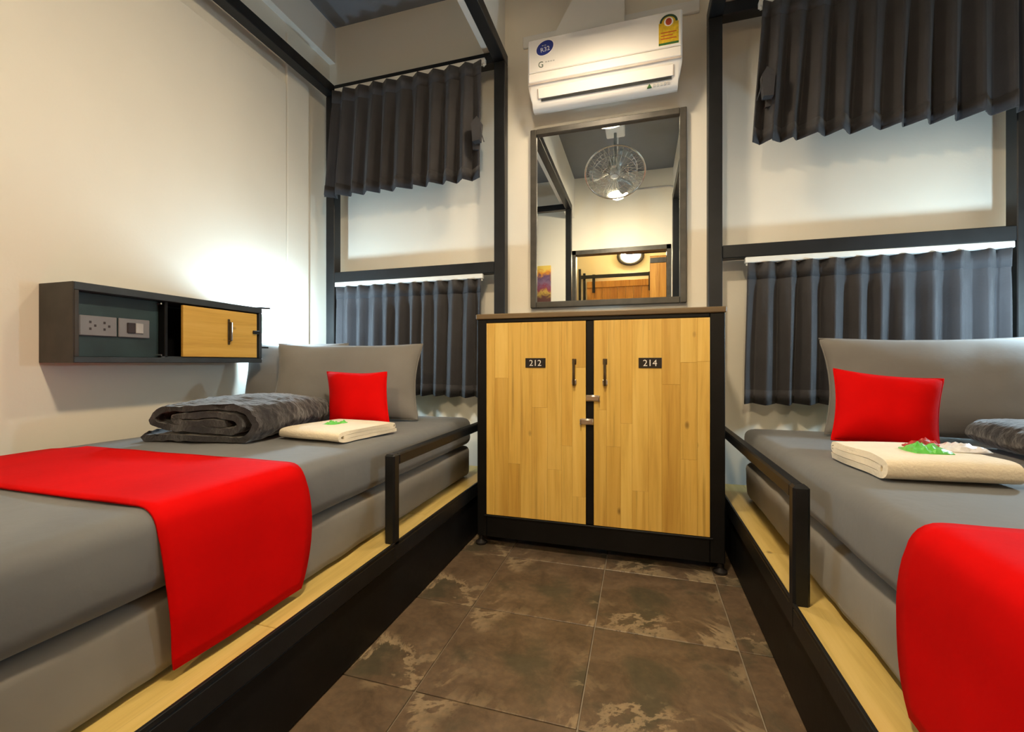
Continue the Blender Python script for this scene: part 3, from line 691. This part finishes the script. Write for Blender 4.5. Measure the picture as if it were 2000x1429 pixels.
# ================================================================== CURTAINS
def curtain(mir, upper):
    side = 'beside locker 214' if mir else 'above the bed with the wall shelf'
    if upper:
        xt = (-2.155, -1.0); xb = (-2.215, -1.008); zt, zb = 2.985, 2.215; yc = 2.694; n = 10; amp = (0.024, 0.050)
        if mir: xt = (-2.29, -1.128); xb = (-2.29, -1.072); n = 11
    else:
        xt = (-2.180, -1.028); xb = (-2.185, -1.045); zt, zb = 1.566, 0.768; yc = 2.765; n = 11; amp = (0.028, 0.036)
        if mir: xt = (-2.236, -1.066); xb = (-2.236, -1.048); n = 11
    where = 'upper' if upper else 'lower'
    # track with gliders
    tr = thing('curtain_track', 'white curtain track of the %s curtain %s' % (where, side), 'curtain rail', ((xt[0] + xt[1]) / 2, yc, zt), 'white curtain tracks', mir)
    ty0, ty1 = (2.715, 2.7495) if upper else (2.750, 2.782)
    tz0, tz1 = (2.988, 3.022) if upper else (1.567, 1.5995)
    box('track', 'track_white', tr, (xt[0] - 0.012, xt[1] + 0.012, ty0, ty1, tz0, tz1), 0.003, mir)
    rnd = random.Random(11 + 3 * mir + 7 * upper)
    # pleat positions, a little uneven
    ps = [0.0]
    for i in range(n): ps.append(ps[-1] + rnd.uniform(0.8, 1.2))
    ps = [p / ps[-1] for p in ps]
    for i in range(n + 1):
        x = xt[0] + (xt[1] - xt[0]) * ps[i]
        MB().cyl((x, (ty0 + ty1) / 2, tz0 - 0.014), (x, (ty0 + ty1) / 2, tz0 + 0.004), 0.007, 8).build('glider', 'track_white', tr, mir=mir)
    t = thing('curtain', 'short %s pleated charcoal curtain %s' % (where, side), 'curtain', ((xt[0] + xt[1]) / 2, yc, zb), 'pleated charcoal curtains', mir)
    sub = 14; rows = 22; V = []; cols = n * sub + 1
    for r in range(rows + 1):
        f = r / rows
        for c in range(cols):
            k = c // sub if c < n * sub else n - 1; u = (c - k * sub) / sub
            s = ps[k] + (ps[k + 1] - ps[k]) * u
            # each pleat: a sharp fold toward the room and a softer valley toward the wall
            wv = 1 - 2 * abs(2 * u - 1)
            wv = math.copysign(abs(wv) ** 0.9, wv)
            A = amp[0] + (amp[1] - amp[0]) * f ** 0.7
            A *= 0.85 + 0.3 * noise.noise(Vector((k * 3.1 + (9 if mir else 0) + (4 if upper else 0), 0.5, 1.5)))
            if k in (0, n - 1) and (u < 0.5) == (k == 0): A *= 0.55
            pinch = math.exp(-((f - 0.13) / 0.05) ** 2) * 0.35
            y = yc + wv * A * (1 - pinch) + 0.006 * noise.noise(Vector((s * 14, f * 2.2, 3 + mir)))
            lean = 0.35 * (ps[k + 1] - ps[k]) * (1 - abs(2 * u - 1)) * (0.15 + 0.85 * f) * noise.noise(Vector((k * 1.7, 2.2, 8.0 + mir)))
            x = (xt[0] + (xt[1] - xt[0]) * (s + lean)) * (1 - f) + (xb[0] + (xb[1] - xb[0]) * (s + lean)) * f
            z = zt + (zb - zt) * f + (0.004 * wv if r == rows else 0) - 0.006 * noise.noise(Vector((s * 5, 1, 2))) * f
            V.append((x, y, z))
    F = [(r * cols + c, r * cols + c + 1, (r + 1) * cols + c + 1, (r + 1) * cols + c) for r in range(rows) for c in range(cols - 1)]
    o = MB().faces(V, F).build('cloth', 'curtain_cloth', t, smooth='all', mir=mir, recalc=False)
    md = o.modifiers.new('thick', 'SOLIDIFY'); md.thickness = 0.006 * S; md.offset = 0
    # hem band and header tape: stitched double layers, slightly proud
    for (f0, f1, nm) in ((0.0, 0.115, 'header_tape'), (0.90, 0.985, 'hem')):
        Vh = []; 
        for f in (f0, f1):
            r = f * rows; r0 = min(int(r), rows - 1); fr = r - r0
            for c in range(cols):
                a = Vector(V[r0 * cols + c]); b_ = Vector(V[(r0 + 1) * cols + c]); q = a.lerp(b_, fr); q.y -= 0.004; Vh.append(tuple(q))
        oh = MB().faces(Vh, [(c, c + 1, cols + c + 1, cols + c) for c in range(cols - 1)]).build(nm, 'curtain_cloth', t, smooth='all', mir=mir, recalc=False)
        md = oh.modifiers.new('thick', 'SOLIDIFY'); md.thickness = 0.003 * S; md.offset = 0
    if upper:
        # rolled tie strap fastened near the outer edge of the curtain
        ex = xt[1] - 0.012 if not mir else xb[1] - 0.065
        tb = MB(); y0 = yc - 0.075
        tb.prism([(ex - 0.035, 2.545), (ex + 0.005, 2.585), (ex + 0.030, 2.545), (ex + 0.022, 2.430), (ex - 0.025, 2.425)], 1, y0, y0 + 0.045)
        tb.build('tie_strap', 'curtain_cloth', t, mir=mir)
        t2 = MB(); t2.prism([(ex - 0.050, 2.53), (ex - 0.02, 2.54), (ex + 0.004, 2.39), (ex - 0.040, 2.395)], 1, y0 + 0.045, y0 + 0.062)
        t2.build('tie_strap', 'curtain_cloth', t, mir=mir)
        c_ = MB(); c_.tube([(ex, y0 + 0.02, 2.585), (ex + 0.028, y0 + 0.01, 2.54), (ex + 0.036, y0, 2.47), (ex + 0.055, y0, 2.41)], 0.003, 6)
        c_.build('tie_cord', 'curtain_cloth', t, smooth='all', mir=mir)
for up in (True, False):
    for mi in (False, True): curtain(mi, up)

# ================================================================== LAMP AND FAN (seen in the mirror)
def pendant(LP, label, glow, lip, rim):
    pl = thing('pendant_lamp', label, 'lamp', (LP[0], LP[1], CZ - 0.01), 'dome lamps over the aisle')
    MB().lathe([(0, 0.045), (0.07, 0.04), (rim - 0.006, 0.024), (rim, 0.012), (rim, -lip), (rim - 0.005, -lip), (rim - 0.005, 0.011), (0, 0.011)], LP).build('cap', 'white_paint', pl, smooth=True)
    MB().lathe([(0.0, -0.060), (0.035, -0.056), (0.065, -0.042), (0.086, -0.018), (0.092, 0.010), (0, 0.010)], LP).build('dome', glow, pl, smooth=True)
    MB().cyl((LP[0], LP[1], LP[2] + 0.04), (LP[0], LP[1], CZ - 0.02), 0.009, 10).build('rod', 'white_paint', pl, smooth=True)
    MB().lathe([(0, 0.0), (0.05, 0.0), (0.055, -0.02), (0, -0.03)], (LP[0], LP[1], CZ)).build('canopy', 'white_paint', pl, smooth=True)
pendant((-0.25, 0.60, 2.95), 'glowing dome lamp reflected in the mirror below the fan', 'lamp_glow', 0.004, 0.118)
pendant((-0.24, 2.13, 3.04), 'glowing dome lamp in front of the air conditioner, reflected at the top of the mirror', 'lamp_glow_far', 0.050, 0.140)

FC = Vector((-0.26, 1.02, 3.03)); FR = 0.31
ax = Vector((0, math.cos(R(56)), -math.sin(R(56))))
fn = thing('orbit_fan', 'round wire cage fan hanging from the ceiling, reflected in the mirror', 'fan', (FC.x, FC.y, CZ - 0.01))
q = ax.to_track_quat('Z', 'Y')
def L(r, a, h): return FC + q @ Vector((r * math.cos(a), r * math.sin(a), h))
box('ceiling_mount', 'white_paint', fn, (FC.x - 0.10, FC.x + 0.10, FC.y - 0.20, FC.y + 0.06, CZ - 0.16, CZ - 0.001), 0.01)
box('tag', 'fan_flare', fn, (FC.x - 0.03, FC.x + 0.03, FC.y + 0.06, FC.y + 0.064, CZ - 0.15, CZ - 0.06))  # lens flare drawn as a yellow-green plate, not a part of the fan
MB().tube([(FC.x, FC.y - 0.09, CZ - 0.15), (FC.x, FC.y - 0.12, 3.30), tuple(FC - ax * 0.16)], 0.016, 10).build('arm', 'fan_grey', fn, smooth='all')
MB().lathe([(0, -0.20), (0.055, -0.19), (0.075, -0.15), (0.075, -0.07), (0.05, -0.05), (0, -0.05)], FC, ax).build('motor', 'fan_grey', fn, smooth=True)
MB().lathe([(0, 0.075), (0.03, 0.07), (0.05, 0.05), (0.055, 0.0), (0, 0.0)], FC, ax).build('hub', 'white_paint', fn, smooth=True)
for k in range(3):
    a0 = k * 2.0944; V = []; n = 8
    for i in range(n + 1):
        r = 0.05 + (FR - 0.09) * i / n; wdt = 0.30 + 0.45 * math.sin(i / n * 2.6)
        for j in range(5): V.append(tuple(L(r, a0 + wdt * (j / 4 - 0.5), 0.02 + 0.035 * (j / 4 - 0.5))))
    o = MB().faces(V, [(i * 5 + j, i * 5 + j + 1, (i + 1) * 5 + j + 1, (i + 1) * 5 + j) for i in range(n) for j in range(4)]).build('blade', 'fan_grey', fn, smooth='all')
    md = o.modifiers.new('thick', 'SOLIDIFY'); md.thickness = 0.003 * S
MB().tube([tuple(L(FR, 6.28318 * k / 48, 0.02)) for k in range(48)], 0.009, 8, closed=True).build('cage_ring', 'chrome', fn, smooth='all')
cg = MB()
for sgn in (1, -1):
    for k in range(36):
        a = 6.28318 * k / 36
        cg.tube([tuple(L(FR * f, a, 0.02 + sgn * 0.085 * (1 - f ** 2.5))) for f in (0.15, 0.4, 0.65, 0.85, 1.0)], 0.0022, 4)
    for f in (0.16, 0.45, 0.75): cg.tube([tuple(L(FR * f, 6.28318 * k / 32, 0.02 + sgn * 0.085 * (1 - f ** 2.5))) for k in range(32)], 0.0026, 4, closed=True)
cg.build('cage_wires', 'chrome', fn, smooth='all')

# ================================================================== BACK OF THE ROOM AND CORRIDOR (mirror image)
pts = [(-0.05, WD + 0.012, 3.40), (0.36, WD + 0.012, 3.40)] + [(0.36 + 0.14 * math.sin(a * 0.2618), WD + 0.012, 3.26 + 0.14 * math.cos(a * 0.2618)) for a in range(1, 7)] + [(0.50, WD + 0.012, 2.2), (0.50, WD + 0.012, 1.2)]
tag(MB().tube(pts, 0.011, 8).build('conduit', 'switch_light', smooth='all'), 'grey cable conduit bending down the wall beside the doorway, in the mirror', 'conduit')
pc = thing('canvas_picture', 'narrow orange and purple canvas reflected at the mirror edge', 'picture', (-1.36, WD + 0.02, 1.86))
box('canvas', 'picture_print', pc, (-1.56, -1.255, WD + 0.001, WD + 0.026, 1.86, 2.42))
# the room's own sliding door, pushed open on the corridor side
sd = thing('sliding_door', 'wooden sliding door pushed open behind the doorway, in the mirror', 'door', (0.50, WD - 0.16, 0))
for k in range(6): box('plank', 'door_wood', sd, (0.13 + 0.13 * k, 0.2585 + 0.13 * k, WD - 0.185, WD - 0.145, 0.02, 2.50), 0.003)
box('top_band', 'frame_dark', sd, (0.13, 0.91, WD - 0.145, WD - 0.135, 2.40, 2.47), 0.002)
box('track', 'black_steel', sd, (-0.2, 1.2, WD - 0.19, WD - 0.175, 2.55, 2.585), 0.002)
# barn door across the corridor
bd = thing('barn_door', 'planked barn door across the corridor, in the mirror', 'door', (-0.31, HY + 0.05, 0))
bx0, bx1, bz1 = -0.90, 0.28, 2.42
for k in range(9):
    w_ = (bx1 - bx0) / 9; box('plank', 'door_wood', bd, (bx0 + k * w_ + 0.002, bx0 + (k + 1) * w_ - 0.002, HY + 0.03, HY + 0.05, 0.02, bz1), 0.003)
for z in (bz1 - 0.11, 1.2, 0.03): box('cross_board', 'door_wood', bd, (bx0, bx1, HY + 0.05, HY + 0.07, z, z + 0.11), 0.003)
for (za, zb) in ((1.31, bz1 - 0.11),):
    MB().prism([(bx0, zb), (bx0, zb - 0.12), (bx1 - 0.55, za), (bx1 - 0.43, za)], 1, HY + 0.05, HY + 0.068).build('brace', 'door_wood', bd)
box('track', 'black_steel', bd, (-1.0, 1.0, HY + 0.075, HY + 0.095, bz1 + 0.05, bz1 + 0.11), 0.003)
for x in (-0.78, 0.16):
    box('hanger', 'black_steel', bd, (x - 0.025, x + 0.025, HY + 0.07, HY + 0.076, bz1 - 0.2, bz1 + 0.12), 0.002)
for x in (-1.03, -0.95): box('end_stop', 'black_steel', bd, (x - 0.02, x + 0.02, HY + 0.001, HY + 0.03, 1.9, bz1 + 0.24 - (x + 1.03)), 0.002)
hl = thing('corridor_lamp', 'oval glowing lamp above the barn door, in the mirror', 'lamp', (-0.10, HY + 0.08, 2.74))
MB().lathe([(0.12, 0.0), (0.17, 0.0), (0.17, 0.03), (0.15, 0.045), (0.12, 0.045), (0.12, 0.0)], (-0.16, HY + 0.001, 2.84), Vector((0, 1, 0))).xf(Matrix.Translation((-0.16, 0, 2.84)) @ Matrix.Scale(1.35, 4, (1, 0, 0)) @ Matrix.Translation((0.16, 0, -2.84))).build('rim', 'frame_dark', hl, smooth=True)
MB().lathe([(0.128, 0.01), (0.115, 0.06), (0.07, 0.09), (0, 0.10)], (-0.16, HY + 0.001, 2.84), Vector((0, 1, 0))).xf(Matrix.Translation((-0.16, 0, 2.84)) @ Matrix.Scale(1.35, 4, (1, 0, 0)) @ Matrix.Translation((0.16, 0, -2.84))).build('dome', 'hall_glow', hl, smooth=True)
